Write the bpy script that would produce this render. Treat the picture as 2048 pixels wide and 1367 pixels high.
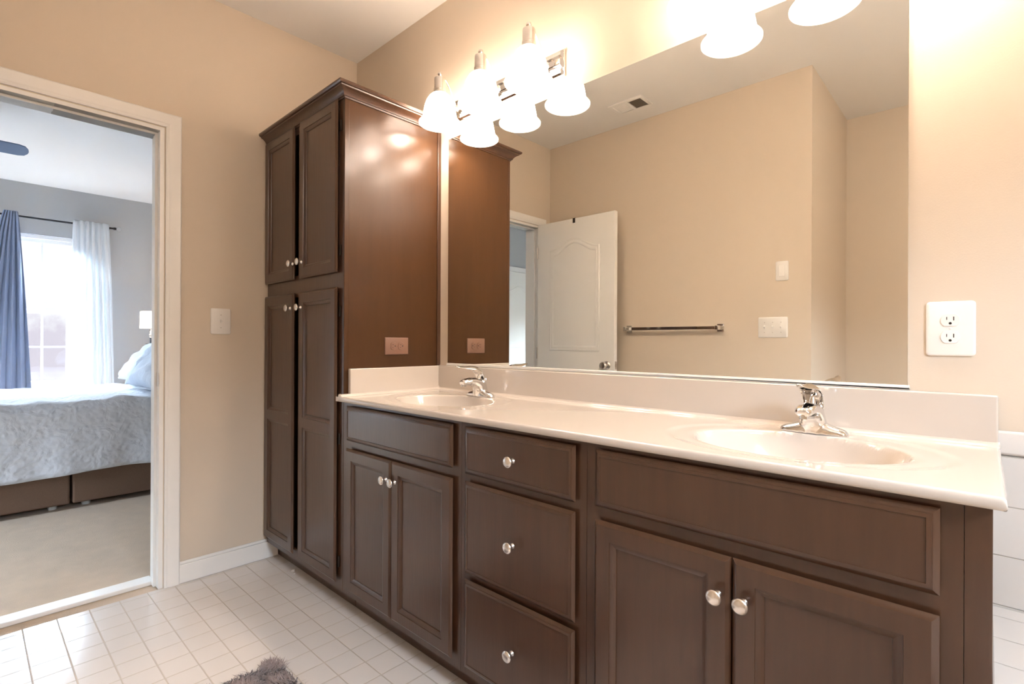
import bpy, bmesh, math, random
from mathutils import Vector, Matrix
random.seed(7)
PI = math.pi
C = bpy.context.scene.collection
sc = bpy.context.scene
for o in list(bpy.data.objects): bpy.data.objects.remove(o)

# ------------------------------------------------------------------ camera
CAM = Vector((2.67146, -1.54162, 1.09744))
YAW, PIT, ROL, F = 0.7499118, 0.000285, 0.004597, 1019.859
fw = Vector((-math.sin(YAW)*math.cos(PIT), math.cos(YAW)*math.cos(PIT), math.sin(PIT)))
r0 = Vector((math.cos(YAW), math.sin(YAW), 0)); u0 = r0.cross(fw)
rv = r0*math.cos(ROL) + u0*math.sin(ROL); uv = -r0*math.sin(ROL) + u0*math.cos(ROL)
cd = bpy.data.cameras.new('camera'); cam = bpy.data.objects.new('camera', cd); C.objects.link(cam)
cd.sensor_width = 36; cd.lens = F/2048*36; cd.clip_start = 0.01; cd.clip_end = 200
cam.matrix_world = Matrix(((rv.x, uv.x, -fw.x, CAM.x), (rv.y, uv.y, -fw.y, CAM.y), (rv.z, uv.z, -fw.z, CAM.z), (0, 0, 0, 1)))
sc.camera = cam

# ------------------------------------------------------------------ exposure
sc.view_settings.view_transform = 'Standard'; sc.view_settings.look = 'None'
sc.view_settings.gamma = 1; sc.view_settings.use_curve_mapping = False
sc.view_settings.exposure = 1.32
BULB_W = 1.2; SHADE_E = 4.4; SKY = 66.0; FILL_DOME_W = 6.5; DAY = 0.0

# ------------------------------------------------------------------ world: hazy bright sky, winter woods low down
w = bpy.data.worlds.new('world'); sc.world = w; w.use_nodes = True
nt = w.node_tree; nt.nodes.clear()
def N(nt, t, **k):
    n = nt.nodes.new(t)
    for a, b in k.items():
        if a in n.inputs: n.inputs[a].default_value = b
        else: setattr(n, a, b)
    return n
tc = N(nt, 'ShaderNodeTexCoord'); sp = N(nt, 'ShaderNodeSeparateXYZ'); nt.links.new(tc.outputs['Generated'], sp.inputs[0])
ns = N(nt, 'ShaderNodeTexNoise', Scale=60.0, Detail=8.0); nt.links.new(tc.outputs['Generated'], ns.inputs['Vector'])
ad = N(nt, 'ShaderNodeMath', operation='MULTIPLY_ADD'); ad.inputs[1].default_value = 0.10
nt.links.new(ns.outputs['Fac'], ad.inputs[0]); nt.links.new(sp.outputs['Z'], ad.inputs[2])
cr = N(nt, 'ShaderNodeValToRGB')
el = cr.color_ramp.elements
el[0].position = 0.06; el[0].color = (0.34/SKY, 0.325/SKY, 0.37/SKY, 1)
el[1].position = 0.50; el[1].color = (0.66, 0.82, 1.0, 1)
for p_, v_ in ((0.11, 0.52/SKY), (0.24, 0.62/SKY)):
    e_ = el.new(p_); e_.color = (v_*.95, v_*.98, v_, 1)
nt.links.new(ad.outputs[0], cr.inputs[0])
bg = N(nt, 'ShaderNodeBackground', Strength=SKY); nt.links.new(cr.outputs[0], bg.inputs[0])
wo = N(nt, 'ShaderNodeOutputWorld'); nt.links.new(bg.outputs[0], wo.inputs[0])

def area(name, loc, rot, sx, sy, power, col, portal=False):
    l = bpy.data.lights.new(name, 'AREA'); l.shape = 'RECTANGLE'; l.size = sx; l.size_y = sy; l.energy = power; l.color = col
    if portal: l.cycles.is_portal = True
    o = bpy.data.objects.new(name, l); C.objects.link(o); o.location = loc; o.rotation_euler = rot; return o
# portals at the seen bedroom window and at three windows added for fill
area('daylight_portal', (-4.70, -1.12, 1.40), (0, -PI/2, 0), 1.6, 0.95, 1, (1, 1, 1), True)
area('daylight_portal', (-4.70, -2.45, 1.40), (0, -PI/2, 0), 1.6, 0.95, 1, (1, 1, 1), True)
area('daylight_portal', (3.82, -1.05, 1.75), (0, PI/2, 0), .45, .45, 1, (1, 1, 1), True)
area('daylight_portal', (-.86, -5.12, 1.40), (PI/2, 0, 0), .92, 1.0, 1, (1, 1, 1), True)

# ------------------------------------------------------------------ materials
def pm(name, col, rough=0.5, metal=0.0, coat=0.0, bump=None, spec=0.5, noise=None, emit=None, sheen=0, trans=0, ior=1.45, coatr=0.1):
    m = bpy.data.materials.new(name); m.use_nodes = True; t = m.node_tree; b = t.nodes['Principled BSDF']
    b.inputs['Base Color'].default_value = (*col, 1); b.inputs['Roughness'].default_value = rough
    b.inputs['Metallic'].default_value = metal; b.inputs['Coat Weight'].default_value = coat; b.inputs['Coat Roughness'].default_value = coatr
    b.inputs['Specular IOR Level'].default_value = spec; b.inputs['Sheen Weight'].default_value = sheen
    b.inputs['Transmission Weight'].default_value = trans; b.inputs['IOR'].default_value = ior
    tcn = N(t, 'ShaderNodeTexCoord')
    if emit: b.inputs['Emission Color'].default_value = (*emit[0], 1); b.inputs['Emission Strength'].default_value = emit[1]
    if noise:                     # (scale, amount, stretch xyz)
        mp = N(t, 'ShaderNodeMapping'); mp.inputs['Scale'].default_value = noise[2]; t.links.new(tcn.outputs['Object'], mp.inputs[0])
        n = N(t, 'ShaderNodeTexNoise', Scale=noise[0], Detail=6.0, Roughness=0.6); t.links.new(mp.outputs[0], n.inputs['Vector'])
        mx = N(t, 'ShaderNodeMix', data_type='RGBA'); a = noise[1]
        mx.inputs[6].default_value = (*[c*(1-a) for c in col], 1); mx.inputs[7].default_value = (*[min(1, c*(1+a)) for c in col], 1)
        t.links.new(n.outputs['Fac'], mx.inputs[0]); t.links.new(mx.outputs[2], b.inputs['Base Color'])
    if bump:                      # (scale, distance, stretch)
        mp = N(t, 'ShaderNodeMapping'); mp.inputs['Scale'].default_value = bump[2]; t.links.new(tcn.outputs['Object'], mp.inputs[0])
        n = N(t, 'ShaderNodeTexNoise', Scale=bump[0], Detail=4.0); t.links.new(mp.outputs[0], n.inputs['Vector'])
        bp = N(t, 'ShaderNodeBump', Distance=bump[1], Strength=0.6); t.links.new(n.outputs['Fac'], bp.inputs['Height'])
        t.links.new(bp.outputs[0], b.inputs['Normal'])
    return m
S1 = (1, 1, 1)
M = dict(
 wall=pm('tan_wall_paint', (0.68, 0.575, 0.46), 0.55, bump=(260, 0.0004, S1), spec=0.35),
 bedwall=pm('grey_wall_paint', (0.46, 0.46, 0.46), 0.6, bump=(260, 0.0004, S1)),
 ceil=pm('white_ceiling_paint', (0.87, 0.84, 0.80), 0.8, bump=(200, 0.0005, S1)),
 trim=pm('white_trim_paint', (0.86, 0.83, 0.79), 0.3),
 slab=pm('white_door_paint', (0.87, 0.84, 0.79), 0.35),
 plastic=pm('white_plastic', (0.85, 0.81, 0.76), 0.3),
 dark=pm('dark_slot', (0.02, 0.015, 0.012), 0.5),
 brownplate=pm('brown_plastic', (0.23, 0.125, 0.085), 0.38),
 wood=pm('espresso_wood', (0.070, 0.031, 0.015), 0.28, coat=0.35, coatr=0.22, noise=(3, 0.28, (14, 14, 1.3)), bump=(9, 0.0006, (16, 16, 1.2)), spec=0.6),
 panel=pm('espresso_gloss_panel', (0.070, 0.030, 0.012), 0.24, coat=0.0, coatr=0.2, noise=(2, 0.16, (10, 10, 1.3)), bump=(5, 0.0012, (1.5, 1.5, 1)), spec=0.4),
 inside=pm('cabinet_interior', (0.02, 0.012, 0.009), 0.8),
 marble=pm('cream_cultured_marble', (0.60, 0.53, 0.46), 0.13, coat=0.6, coatr=0.04, noise=(2.2, 0.02, S1)),
 mirror=pm('mirror_glass', (0.88, 0.89, 0.86), 0.0, 1.0),
 medge=pm('mirror_edge', (0.5, 0.53, 0.5), 0.2, 0.5),
 chrome=pm('chrome', (0.80, 0.79, 0.78), 0.06, 1.0),
 nickel=pm('brushed_nickel', (0.78, 0.74, 0.70), 0.24, 1.0),
 satin=pm('satin_nickel', (0.62, 0.57, 0.52), 0.28, 1.0),
 carpet=pm('beige_carpet', (0.60, 0.44, 0.295), 0.95, noise=(9, 0.18, S1), bump=(420, 0.006, S1), sheen=0.3),
 quilt=pm('pale_blue_quilt', (0.68, 0.71, 0.77), 0.85, sheen=0.2),
 sham=pm('pale_blue_sham', (0.52, 0.57, 0.66), 0.85, sheen=0.2),
 brownfab=pm('brown_tweed', (0.16, 0.098, 0.065), 0.95, noise=(260, 0.45, (1, 1, 3)), bump=(300, 0.002, S1)),
 bluecur=pm('slate_blue_curtain', (0.23, 0.28, 0.41), 0.8, sheen=0.2),
 fan=pm('dark_fan_blade', (0.09, 0.14, 0.24), 0.45),
 black=pm('black_metal', (0.02, 0.02, 0.024), 0.35, 0.6),
 lampbase=pm('dark_turned_base', (0.025, 0.025, 0.03), 0.3),
 crystal=pm('crystal', (0.9, 0.9, 0.9), 0.05, trans=0.8, ior=1.5),
 scrap=pm('white_paper_scrap', (0.85, 0.8, 0.75), 0.6),
 hook=pm('dark_metal_hook', (0.05, 0.035, 0.025), 0.4, 0.5),
)
def addgrain(m, sc_, d):
    pass
def quiltify(m):
    t = m.node_tree; b = t.nodes['Principled BSDF']; tcn = N(t, 'ShaderNodeTexCoord')
    n1 = N(t, 'ShaderNodeTexNoise', Scale=11.0, Detail=6.0, Distortion=0.8); v = N(t, 'ShaderNodeTexVoronoi', Scale=38.0, feature='SMOOTH_F1')
    t.links.new(tcn.outputs['Object'], n1.inputs['Vector']); t.links.new(tcn.outputs['Object'], v.inputs['Vector'])
    ma = N(t, 'ShaderNodeMath', operation='MULTIPLY_ADD'); ma.inputs[1].default_value = 0.5
    t.links.new(v.outputs['Distance'], ma.inputs[0]); t.links.new(n1.outputs['Fac'], ma.inputs[2])
    bp = N(t, 'ShaderNodeBump', Distance=0.018, Strength=0.7); t.links.new(ma.outputs[0], bp.inputs['Height']); t.links.new(bp.outputs[0], b.inputs['Normal'])
quiltify(M['quilt']); quiltify(M['sham'])

def tile_mat(name, col, grout, pitch, off, axes, rough=0.12, wg=0.004):
    """square tiles: grout lines at off + k*pitch on two object-space axes"""
    m = bpy.data.materials.new(name); m.use_nodes = True; t = m.node_tree; b = t.nodes['Principled BSDF']
    tcn = N(t, 'ShaderNodeTexCoord'); sp = N(t, 'ShaderNodeSeparateXYZ'); t.links.new(tcn.outputs['Object'], sp.inputs[0])
    masks = []; cells = []
    for ax, of, pt in zip(axes, off, pitch):
        s = N(t, 'ShaderNodeMath', operation='SUBTRACT'); s.inputs[1].default_value = of; t.links.new(sp.outputs[ax], s.inputs[0])
        d = N(t, 'ShaderNodeMath', operation='DIVIDE'); d.inputs[1].default_value = pt; t.links.new(s.outputs[0], d.inputs[0])
        r = N(t, 'ShaderNodeMath', operation='ADD'); r.inputs[1].default_value = 0.5; t.links.new(d.outputs[0], r.inputs[0])
        f = N(t, 'ShaderNodeMath', operation='FLOORED_MODULO'); f.inputs[1].default_value = 1.0; t.links.new(r.outputs[0], f.inputs[0])
        c = N(t, 'ShaderNodeMath', operation='SUBTRACT'); c.inputs[1].default_value = 0.5; t.links.new(f.outputs[0], c.inputs[0])
        a = N(t, 'ShaderNodeMath', operation='ABSOLUTE'); t.links.new(c.outputs[0], a.inputs[0])
        mr = N(t, 'ShaderNodeMapRange', interpolation_type='SMOOTHSTEP'); mr.inputs[1].default_value = wg/pt*0.35; mr.inputs[2].default_value = wg/pt*0.8
        t.links.new(a.outputs[0], mr.inputs[0]); masks.append(mr)
    mn = N(t, 'ShaderNodeMath', operation='MINIMUM'); t.links.new(masks[0].outputs[0], mn.inputs[0]); t.links.new(masks[1].outputs[0], mn.inputs[1])
    mx = N(t, 'ShaderNodeMix', data_type='RGBA'); mx.inputs[6].default_value = (*grout, 1); mx.inputs[7].default_value = (*col, 1)
    t.links.new(mn.outputs[0], mx.inputs[0]); t.links.new(mx.outputs[2], b.inputs['Base Color'])
    rr = N(t, 'ShaderNodeMapRange'); rr.inputs[3].default_value = 0.7; rr.inputs[4].default_value = rough
    t.links.new(mn.outputs[0], rr.inputs[0]); t.links.new(rr.outputs[0], b.inputs['Roughness'])
    bp = N(t, 'ShaderNodeBump', Distance=0.0012, Strength=0.8); t.links.new(mn.outputs[0], bp.inputs['Height']); t.links.new(bp.outputs[0], b.inputs['Normal'])
    return m
M['floor'] = tile_mat('white_floor_tile', (0.77, 0.71, 0.66), (0.58, 0.50, 0.42), (0.0985, 0.0985), (0.130, -0.995), 'XY', 0.16, 0.0034)
M['tile'] = tile_mat('white_wall_tile', (0.74, 0.70, 0.655), (0.52, 0.48, 0.43), (0.4, 0.1075), (2.50, 0.855), 'XZ', 0.14, 0.0022)
M['deck'] = tile_mat('white_deck_tile', (0.76, 0.72, 0.68), (0.56, 0.52, 0.48), (0.4, 0.108), (2.50, -0.176), 'XY', 0.14, 0.0022)

def shade_mat(name, col, e, tr=0.5):
    m = bpy.data.materials.new(name); m.use_nodes = True; t = m.node_tree; t.nodes.clear()
    d = N(t, 'ShaderNodeBsdfDiffuse'); d.inputs[0].default_value = (0.85, 0.82, 0.78, 1)
    tr_ = N(t, 'ShaderNodeBsdfTranslucent'); tr_.inputs[0].default_value = (0.85, 0.8, 0.75, 1)
    mx = N(t, 'ShaderNodeMixShader'); mx.inputs[0].default_value = tr
    em = N(t, 'ShaderNodeEmission'); em.inputs[0].default_value = (*col, 1); em.inputs[1].default_value = e
    a = N(t, 'ShaderNodeAddShader'); o = N(t, 'ShaderNodeOutputMaterial')
    t.links.new(d.outputs[0], mx.inputs[1]); t.links.new(tr_.outputs[0], mx.inputs[2]); t.links.new(mx.outputs[0], a.inputs[0])
    t.links.new(em.outputs[0], a.inputs[1]); t.links.new(a.outputs[0], o.inputs[0]); return m
WARM = (1.0, 0.87, 0.76)
M['shade'] = shade_mat('lit_opal_glass', WARM, SHADE_E)
M['rim'] = shade_mat('opal_glass_rim', WARM, 0.55)
M['lampshade'] = shade_mat('lit_fabric_shade', (1, 0.85, 0.68), 1.1)
M['bulb'] = shade_mat('lit_bulb', WARM, 12)
M['sheer'] = shade_mat('white_sheer_curtain', (1, 1, 1), 0.0, 0.62)
for n_ in M['sheer'].node_tree.nodes:
    if n_.bl_idname in ('ShaderNodeBsdfDiffuse', 'ShaderNodeBsdfTranslucent'): n_.inputs[0].default_value = (.93, .95, .97, 1)
g = bpy.data.materials.new('window_glass'); g.use_nodes = True; t = g.node_tree; t.nodes.clear()
a_ = N(t, 'ShaderNodeBsdfTransparent'); b_ = N(t, 'ShaderNodeBsdfGlossy'); b_.inputs['Roughness'].default_value = 0.0
mx = N(t, 'ShaderNodeMixShader'); mx.inputs[0].default_value = 0.06; o_ = N(t, 'ShaderNodeOutputMaterial')
t.links.new(a_.outputs[0], mx.inputs[1]); t.links.new(b_.outputs[0], mx.inputs[2]); t.links.new(mx.outputs[0], o_.inputs[0]); M['glass'] = g

# ------------------------------------------------------------------ mesh helpers
class MB:
    def __init__(s): s.v = []; s.f = []; s.m = []
    def add(s, vs, fs, mi=0):
        n = len(s.v); s.v += [tuple(v) for v in vs]; s.f += [tuple(i+n for i in f) for f in fs]; s.m += [mi]*len(fs); return s
    def box(s, x0, x1, y0, y1, z0, z1, mi=0):
        return s.add([(x0,y0,z0),(x1,y0,z0),(x1,y1,z0),(x0,y1,z0),(x0,y0,z1),(x1,y0,z1),(x1,y1,z1),(x0,y1,z1)],
                     [(0,3,2,1),(4,5,6,7),(0,1,5,4),(1,2,6,5),(2,3,7,6),(3,0,4,7)], mi)
    def loft(s, rings, cap=True, closed=True, mi=0):
        n = len(rings[0]); vs = [p for r in rings for p in r]; fs = []
        for i in range(len(rings)-1):
            for j in range(n if closed else n-1):
                k = (j+1) % n; fs.append((i*n+j, i*n+k, (i+1)*n+k, (i+1)*n+j))
        if cap: fs.append(tuple(range(n-1, -1, -1))); fs.append(tuple((len(rings)-1)*n+j for j in range(n)))
        return s.add(vs, fs, mi)
    def lathe(s, prof, c=(0,0,0), ax='z', n=32, mi=0, cap=True):
        rings = []
        for r, h in prof:
            ring = []
            for j in range(n):
                a = 2*PI*j/n; x, y = r*math.cos(a), r*math.sin(a)
                p = (x, y, h) if ax == 'z' else ((x, -h, y) if ax == '-y' else ((h, x, y) if ax == 'x' else (x, h, -y)))
                ring.append((p[0]+c[0], p[1]+c[1], p[2]+c[2]))
            rings.append(ring)
        return s.loft(rings, cap, True, mi)
    def tube(s, pts, rad, n=12, mi=0, flat=1.0):
        pts = [Vector(p) for p in pts]; rings = []
        rr = rad if isinstance(rad, (list, tuple)) else [rad]*len(pts)
        prev = None
        for i, p in enumerate(pts):
            d = (pts[min(i+1, len(pts)-1)]-pts[max(i-1, 0)]).normalized()
            if prev is None:
                a = d.orthogonal().normalized()
            else:
                a = (prev - d*prev.dot(d)).normalized()
            prev = a; b = d.cross(a)
            rings.append([p + (a*math.cos(2*PI*j/n) + b*math.sin(2*PI*j/n))*rr[i] for j in range(n)])
        return s.loft(rings, True, True, mi)
    def build(s, name, mats, parent=None, smooth=35, bevel=0, seg=2, loc=None, recalc=True):
        me = bpy.data.meshes.new(name); me.from_pydata(s.v, [], s.f)
        if not isinstance(mats, (list, tuple)): mats = [mats]
        for m in mats: me.materials.append(m)
        for p, i in zip(me.polygons, s.m): p.material_index = i
        bm = bmesh.new(); bm.from_mesh(me)
        bmesh.ops.remove_doubles(bm, verts=bm.verts, dist=1e-6)
        if recalc: bmesh.ops.recalc_face_normals(bm, faces=bm.faces)
        if smooth:
            for f in bm.faces: f.smooth = True
            ang = math.radians(smooth)
            for e in bm.edges:
                if len(e.link_faces) == 2 and e.calc_face_angle(0) > ang: e.smooth = False
        bm.to_mesh(me); bm.free()
        o = bpy.data.objects.new(name, me); C.objects.link(o)
        if parent: o.parent = parent
        if loc: o.location = loc
        if bevel:
            md = o.modifiers.new('bevel', 'BEVEL'); md.width = bevel; md.segments = seg; md.limit_method = 'ANGLE'; md.angle_limit = math.radians(40)
        return o
def thing(name, label, cat, loc=(0,0,0), group=None, rz=0):
    o = bpy.data.objects.new(name, None); C.objects.link(o); o.location = loc; o.rotation_euler = (0, 0, rz)
    o.empty_display_size = 0.1; o['label'] = label; o['category'] = cat
    if group: o['group'] = group
    return o
def tag(o, label, cat, group=None):
    o['label'] = label; o['category'] = cat
    if group: o['group'] = group
    return o
def struct(o): o['kind'] = 'structure'; return o
def plabel(o, l): o['label'] = l; return o
def copy_tree(o, parent=None):
    c = o.copy(); C.objects.link(c)
    if parent: c.parent = parent
    for ch in list(o.children): copy_tree(ch, c)
    return c
def xyrot(pts, a):
    return pts

# ------------------------------------------------------------------ dimensions
H = 2.703; W = 1.795; XJ = 1.93; W2 = 2.785; XR = 3.70
FF = -0.494; DF = -0.513; XT = 0.766
# ------------------------------------------------------------------ room shell
TH = 0.14
b = MB(); b.box(0, XR+.12, -W2-.12, 0.12, -0.12, 0.0); struct(b.build('floor', M['floor'], smooth=0))
# left wall with the doorway (tan on the bathroom side, grey on the bedroom side)
DY0, DY1, DZ = -1.668, -0.940, 2.040
def wall_x(x0, x1, holes, y0, y1, z0, z1, mb, mi=0):
    ys = sorted({y0, y1, *[h[0] for h in holes], *[h[1] for h in holes]}); zs = sorted({z0, z1, *[h[2] for h in holes], *[h[3] for h in holes]})
    for a, c in zip(ys, ys[1:]):
        for d, e in zip(zs, zs[1:]):
            if any(h[0] <= (a+c)/2 <= h[1] and h[2] <= (d+e)/2 <= h[3] for h in holes): continue
            mb.box(x0, x1, a, c, d, e, mi)
b = MB(); wall_x(-0.06, 0, [(DY0, DY1, -1, DZ)], -W-.12, 0.12, 0, H, b); wall_x(-TH, -0.0601, [(DY0, DY1, -1, DZ)], -4.9, 0.38, 0, H, b, 1)
struct(b.build('wall_left', [M['wall'], M['bedwall']], smooth=0))
b = MB(); b.box(0, XR+.12, 0, 0.12, 0, H); struct(b.build('wall_front', M['wall'], smooth=0))
b = MB(); b.box(0, XJ, -W-.12, -W, 0, H); b.box(XJ-.12, XJ, -W2-.12, -W-.12, 0, H)
struct(b.build('wall_back', M['wall'], smooth=0))
b = MB(); b.box(XJ, XR+.12, -W2-.12, -W2, 0, H); struct(b.build('wall_recess', M['wall'], smooth=0))
b = MB(); wall_x(XR, XR+.12, [(-1.275, -.825, 1.525, 1.975)], -W2, 0, 0, H, b); struct(b.build('wall_right', M['wall'], smooth=0))
b = MB(); b.box(-TH, XR+.12, -W2-.12, 0.12, H, H+.1); struct(b.build('ceiling', M['ceil'], smooth=0))
# unseen bathroom window, added in the right wall for fill light
b = MB()
for y0, y1, z0, z1 in ((-1.275,-1.245,1.525,1.975),(-.855,-.825,1.525,1.975),(-1.245,-.855,1.525,1.555),(-1.245,-.855,1.945,1.975)): b.box(XR+.02, XR+.07, y0, y1, z0, z1)
wn = struct(b.build('fill_window_bath', M['trim'], smooth=0))
b = MB(); b.box(XR+.04, XR+.045, -1.245, -.855, 1.555, 1.945); b.build('pane', M['glass'], wn, smooth=0)

# tiled tub surround on the mirror wall and the tiled deck under it
b = MB(); b.box(2.6805, XR, -0.010, 0, 0.0, 0.857)
struct(b.build('trim_1', M['tile'], smooth=0))
b = MB(); b.box(2.6805, XR, -0.012, 0, 0.858, 0.911); struct(b.build('trim_2', M['tile'], smooth=30, bevel=0.006, seg=3))
b = MB(); b.box(2.6797, XR, -1.15, -0.0125, 0.0, 0.53)
struct(b.build('trim_3', M['deck'], smooth=0, bevel=0.003))

# baseboards
def baseboard(name, x0, x1, y0, y1, n):
    b = MB(); b.box(x0, x1, y0, y1, 0.001, 0.085)
    nx, ny = n
    b.box(x0+(0.004 if nx < 0 else 0), x1-(0.004 if nx > 0 else 0), y0+(0.004 if ny < 0 else 0), y1-(0.004 if ny > 0 else 0), 0.085, 0.098)
    return struct(b.build(name, M['trim'], smooth=30, bevel=0.002))
baseboard('baseboard_left', 0.0005, 0.0125, -0.8775, -0.440, (1, 0))
baseboard('baseboard_back', 0.02, XJ, -W+.0005, -W+.0125, (0, 1))
# ------------------------------------------------------------------ door casing, jamb, threshold
b = MB(); CW = 0.063
def casing(b, xs, sgn, y0, y1, z1):
    # profile: (distance from opening, thickness)
    prof = [(0.004, 0.0), (0.004, 0.010), (0.010, 0.0125), (0.016, 0.0115), (0.022, 0.015), (0.046, 0.0175), (0.058, 0.017), (CW, 0.012), (CW, 0.0)]
    paths = []
    for d, t in prof:
        paths.append([(xs+sgn*(t+.0005), y0-d, 0.001), (xs+sgn*(t+.0005), y0-d, z1+d), (xs+sgn*(t+.0005), y1+d, z1+d), (xs+sgn*(t+.0005), y1+d, 0.001)])
    rings = [[paths[j][i] for j in range(len(prof))] for i in range(4)]
    b.loft(rings, True, True)
casing(b, 0, 1, DY0, DY1, DZ); casing(b, -TH, -1, DY0, DY1, DZ)
b.box(-TH, 0, DY0, DY0+.016, 0.001, DZ-.016); b.box(-TH, 0, DY1-.016, DY1, 0.001, DZ-.016); b.box(-TH, 0, DY0, DY1, DZ-.016, DZ)
for y0, y1 in ((DY0+.016, DY0+.026), (DY1-.026, DY1-.016)): b.box(-0.075, -0.040, y0, y1, 0.001, DZ-.026)
b.box(-0.075, -0.040, DY0+.016, DY1-.016, DZ-.026, DZ-.016)
frame = struct(b.build('door_1', M['trim'], smooth=30))
b = MB(); b.box(-0.037, -0.003, DY1-.0185, DY1-.0155, 0.895, 0.955); b.box(-0.004, 0.001, DY1-.0185, DY1-.0155, 0.905, 0.945)
plabel(b.build('strike_plate', M['satin'], frame, bevel=0.001), 'satin metal strike plate')
b = MB(); b.box(-TH-.012, -0.075, DY0+.001, DY1-.0165, -0.003, 0.016)
struct(b.build('trim_4', M['trim'], smooth=0, bevel=0.003))
# ------------------------------------------------------------------ white door slab standing open against the back wall
dr = thing('door_slab', 'white moulded door standing open by the tan back wall, seen in the mirror', 'door', (0.03, -1.640, 0.012))
L_, T_ = 0.712, 0.035; HT = 2.022
b = MB(); b.box(0, L_, 0, T_, 0, HT); b.build('door_leaf', M['slab'], dr, bevel=0.0015)
def arch(x0, x1, z0, z1, rise, n=24, inset=0):
    pts = [(x0+inset, z0+inset), (x1-inset, z0+inset)]
    for i in range(n+1):
        t = i/n; x = x1-inset-(x1-x0-2*inset)*t
        s = math.sin(PI*t); pts.append((x, z1-inset+rise*(s*s)))
    return pts
def moulding(mb, x0, x1, z0, z1, rise, y, sg):
    rings = []
    for ins, d in ((0, -.001), (0.003, .0045), (0.009, .006), (0.014, .0035), (0.019, .0035), (0.024, .0055), (0.034, .004), (0.040, .0012), (0.041, -.001)):
        rings.append([(x, y+sg*d, z) for x, z in arch(x0, x1, z0, z1, rise, inset=ins)])
    mb.loft(rings, False, True)
b = MB()
for y, s in ((T_, 1), (0, -1)):
    moulding(b, 0.125, L_-.125, 1.02, 1.80, 0.075, y, s); moulding(b, 0.125, L_-.125, 0.20, 0.80, 0.0, y, s)
b.build('panel_moulding', M['slab'], dr, smooth=50)
k = MB(); k.lathe([(0.0, .001), (0.030, .001), (0.031, .005), (0.026, .010), (0.012, .013), (0.011, .030), (0.018, .036), (0.026, .044), (0.0275, .054), (0.022, .064), (0.010, .068), (0, .068)], (L_-.062, T_, 0.922), 'y', 28)
k.build('door_knob', M['satin'], dr)
k = MB(); k.lathe([(0.0, .001), (0.030, .001), (0.031, .005), (0.026, .010), (0.012, .013), (0.011, .030), (0.018, .036), (0.026, .044), (0.0275, .054), (0.022, .064), (0.010, .068), (0, .068)], (L_-.062, 0, 0.922), '-y', 28)
k.build('door_knob', M['satin'], dr)
b = MB(); b.box(L_-.0005, L_+.0015, 0.006, 0.029, 0.895, 0.952); b.box(L_, L_+.009, 0.012, 0.023, 0.912, 0.934)
b.build('latch_plate', M['satin'], dr, bevel=0.0008)
for z in (0.22, 1.0, 1.80):
    b = MB(); b.lathe([(0.0055, -.045), (0.0055, .045)], (-.004, T_+.003, z), 'z', 12); b.box(-.002, 0.0, 0.004, T_, z-.044, z+.044); b.build('hinge', M['satin'], dr)
hk = MB(); x0 = 0.345; hk.box(x0, x0+.022, -0.002, T_+.0025, HT+.0005, HT+.0025); hk.box(x0, x0+.022, T_+.0005, T_+.0025, HT-.034, HT+.002); hk.box(x0, x0+.022, -.0025, -.0005, HT-.06, HT+.002)
hk.box(x0+.006, x0+.016, T_+.001, T_+.012, HT-.034, HT-.031)
h_ = hk.build('over_door_hook', M['hook'], bevel=0.0006, loc=(0.03, -1.640, 0.012))
tag(h_, 'small dark hook clipped over the top edge of the open white door', 'hook')

# ------------------------------------------------------------------ wall plates
def screw(mb, x, z, y=0.0062, r=0.0028):
    mb.lathe([(0, y-.001), (r, y-.001), (r, y+.0006), (r*.6, y+.0012), (0, y+.0012)], (x, 0, z), 'y', 12)
def place(o, loc, axis):
    o.location = loc
    o.rotation_euler = {'y-': (0, 0, PI), 'x+': (0, 0, -PI/2), 'y+': (0, 0, 0)}[axis]
def plate(mb, w, h, t=0.006, r=0.008):
    def rr(w, h, r, y, n=6):
        p = []
        for cx, cz, a0 in ((w/2-r, h/2-r, 0), (-w/2+r, h/2-r, PI/2), (-w/2+r, -h/2+r, PI), (w/2-r, -h/2+r, 1.5*PI)):
            for i in range(n+1): a = a0+PI/2*i/n; p.append((cx+r*math.cos(a), y, cz+r*math.sin(a)))
        return p
    mb.loft([rr(w, h, r, 0), rr(w, h, r, t*.45), rr(w-.003, h-.003, r-.001, t*.8), rr(w-.008, h-.008, r-.003, t)], True)
def outlet(name, label, w, h, m, mdark, rot90=False, r=0.008):
    t = thing(name, label, 'outlet')
    b = MB(); plate(b, w, h, r=r)
    if rot90: b.v = [(z, y, -x) for x, y, z in b.v]
    b.build('cover_plate', m, t)
    for s in (-1, 1):
        cz = s*0.0195
        b = MB(); n = 40; rings = []
        for sc_, y in ((1.0, 0.005), (1.0, 0.0075), (0.96, 0.0085)):
            ring = []
            for i in range(n):
                a = 2*PI*i/n; x = 0.0172*math.cos(a)*sc_; z = max(-.0140, min(.0140, 0.0172*math.sin(a)))*sc_; ring.append((x, y, cz+z))
            rings.append(ring)
        b.loft(rings, True)
        if rot90: b.v = [(z, y, -x) for x, y, z in b.v]
        f = b.build('receptacle', m, t)
        d = MB(); d.box(-.0068, -.0052, .0084, .0089, cz-.001, cz+.0075); d.box(.0054, .0068, .0084, .0089, cz+.0005, cz+.0072)
        d.lathe([(0, .0084), (.0028, .0084), (.0028, .0089), (0, .0089)], (0, 0, cz-.0075), 'y', 12)
        if rot90: d.v = [(z, y, -x) for x, y, z in d.v]
        d.build('socket_slots', mdark, f)
    b = MB(); screw(b, 0, 0); b.build('screw', m, t)
    return t
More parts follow.
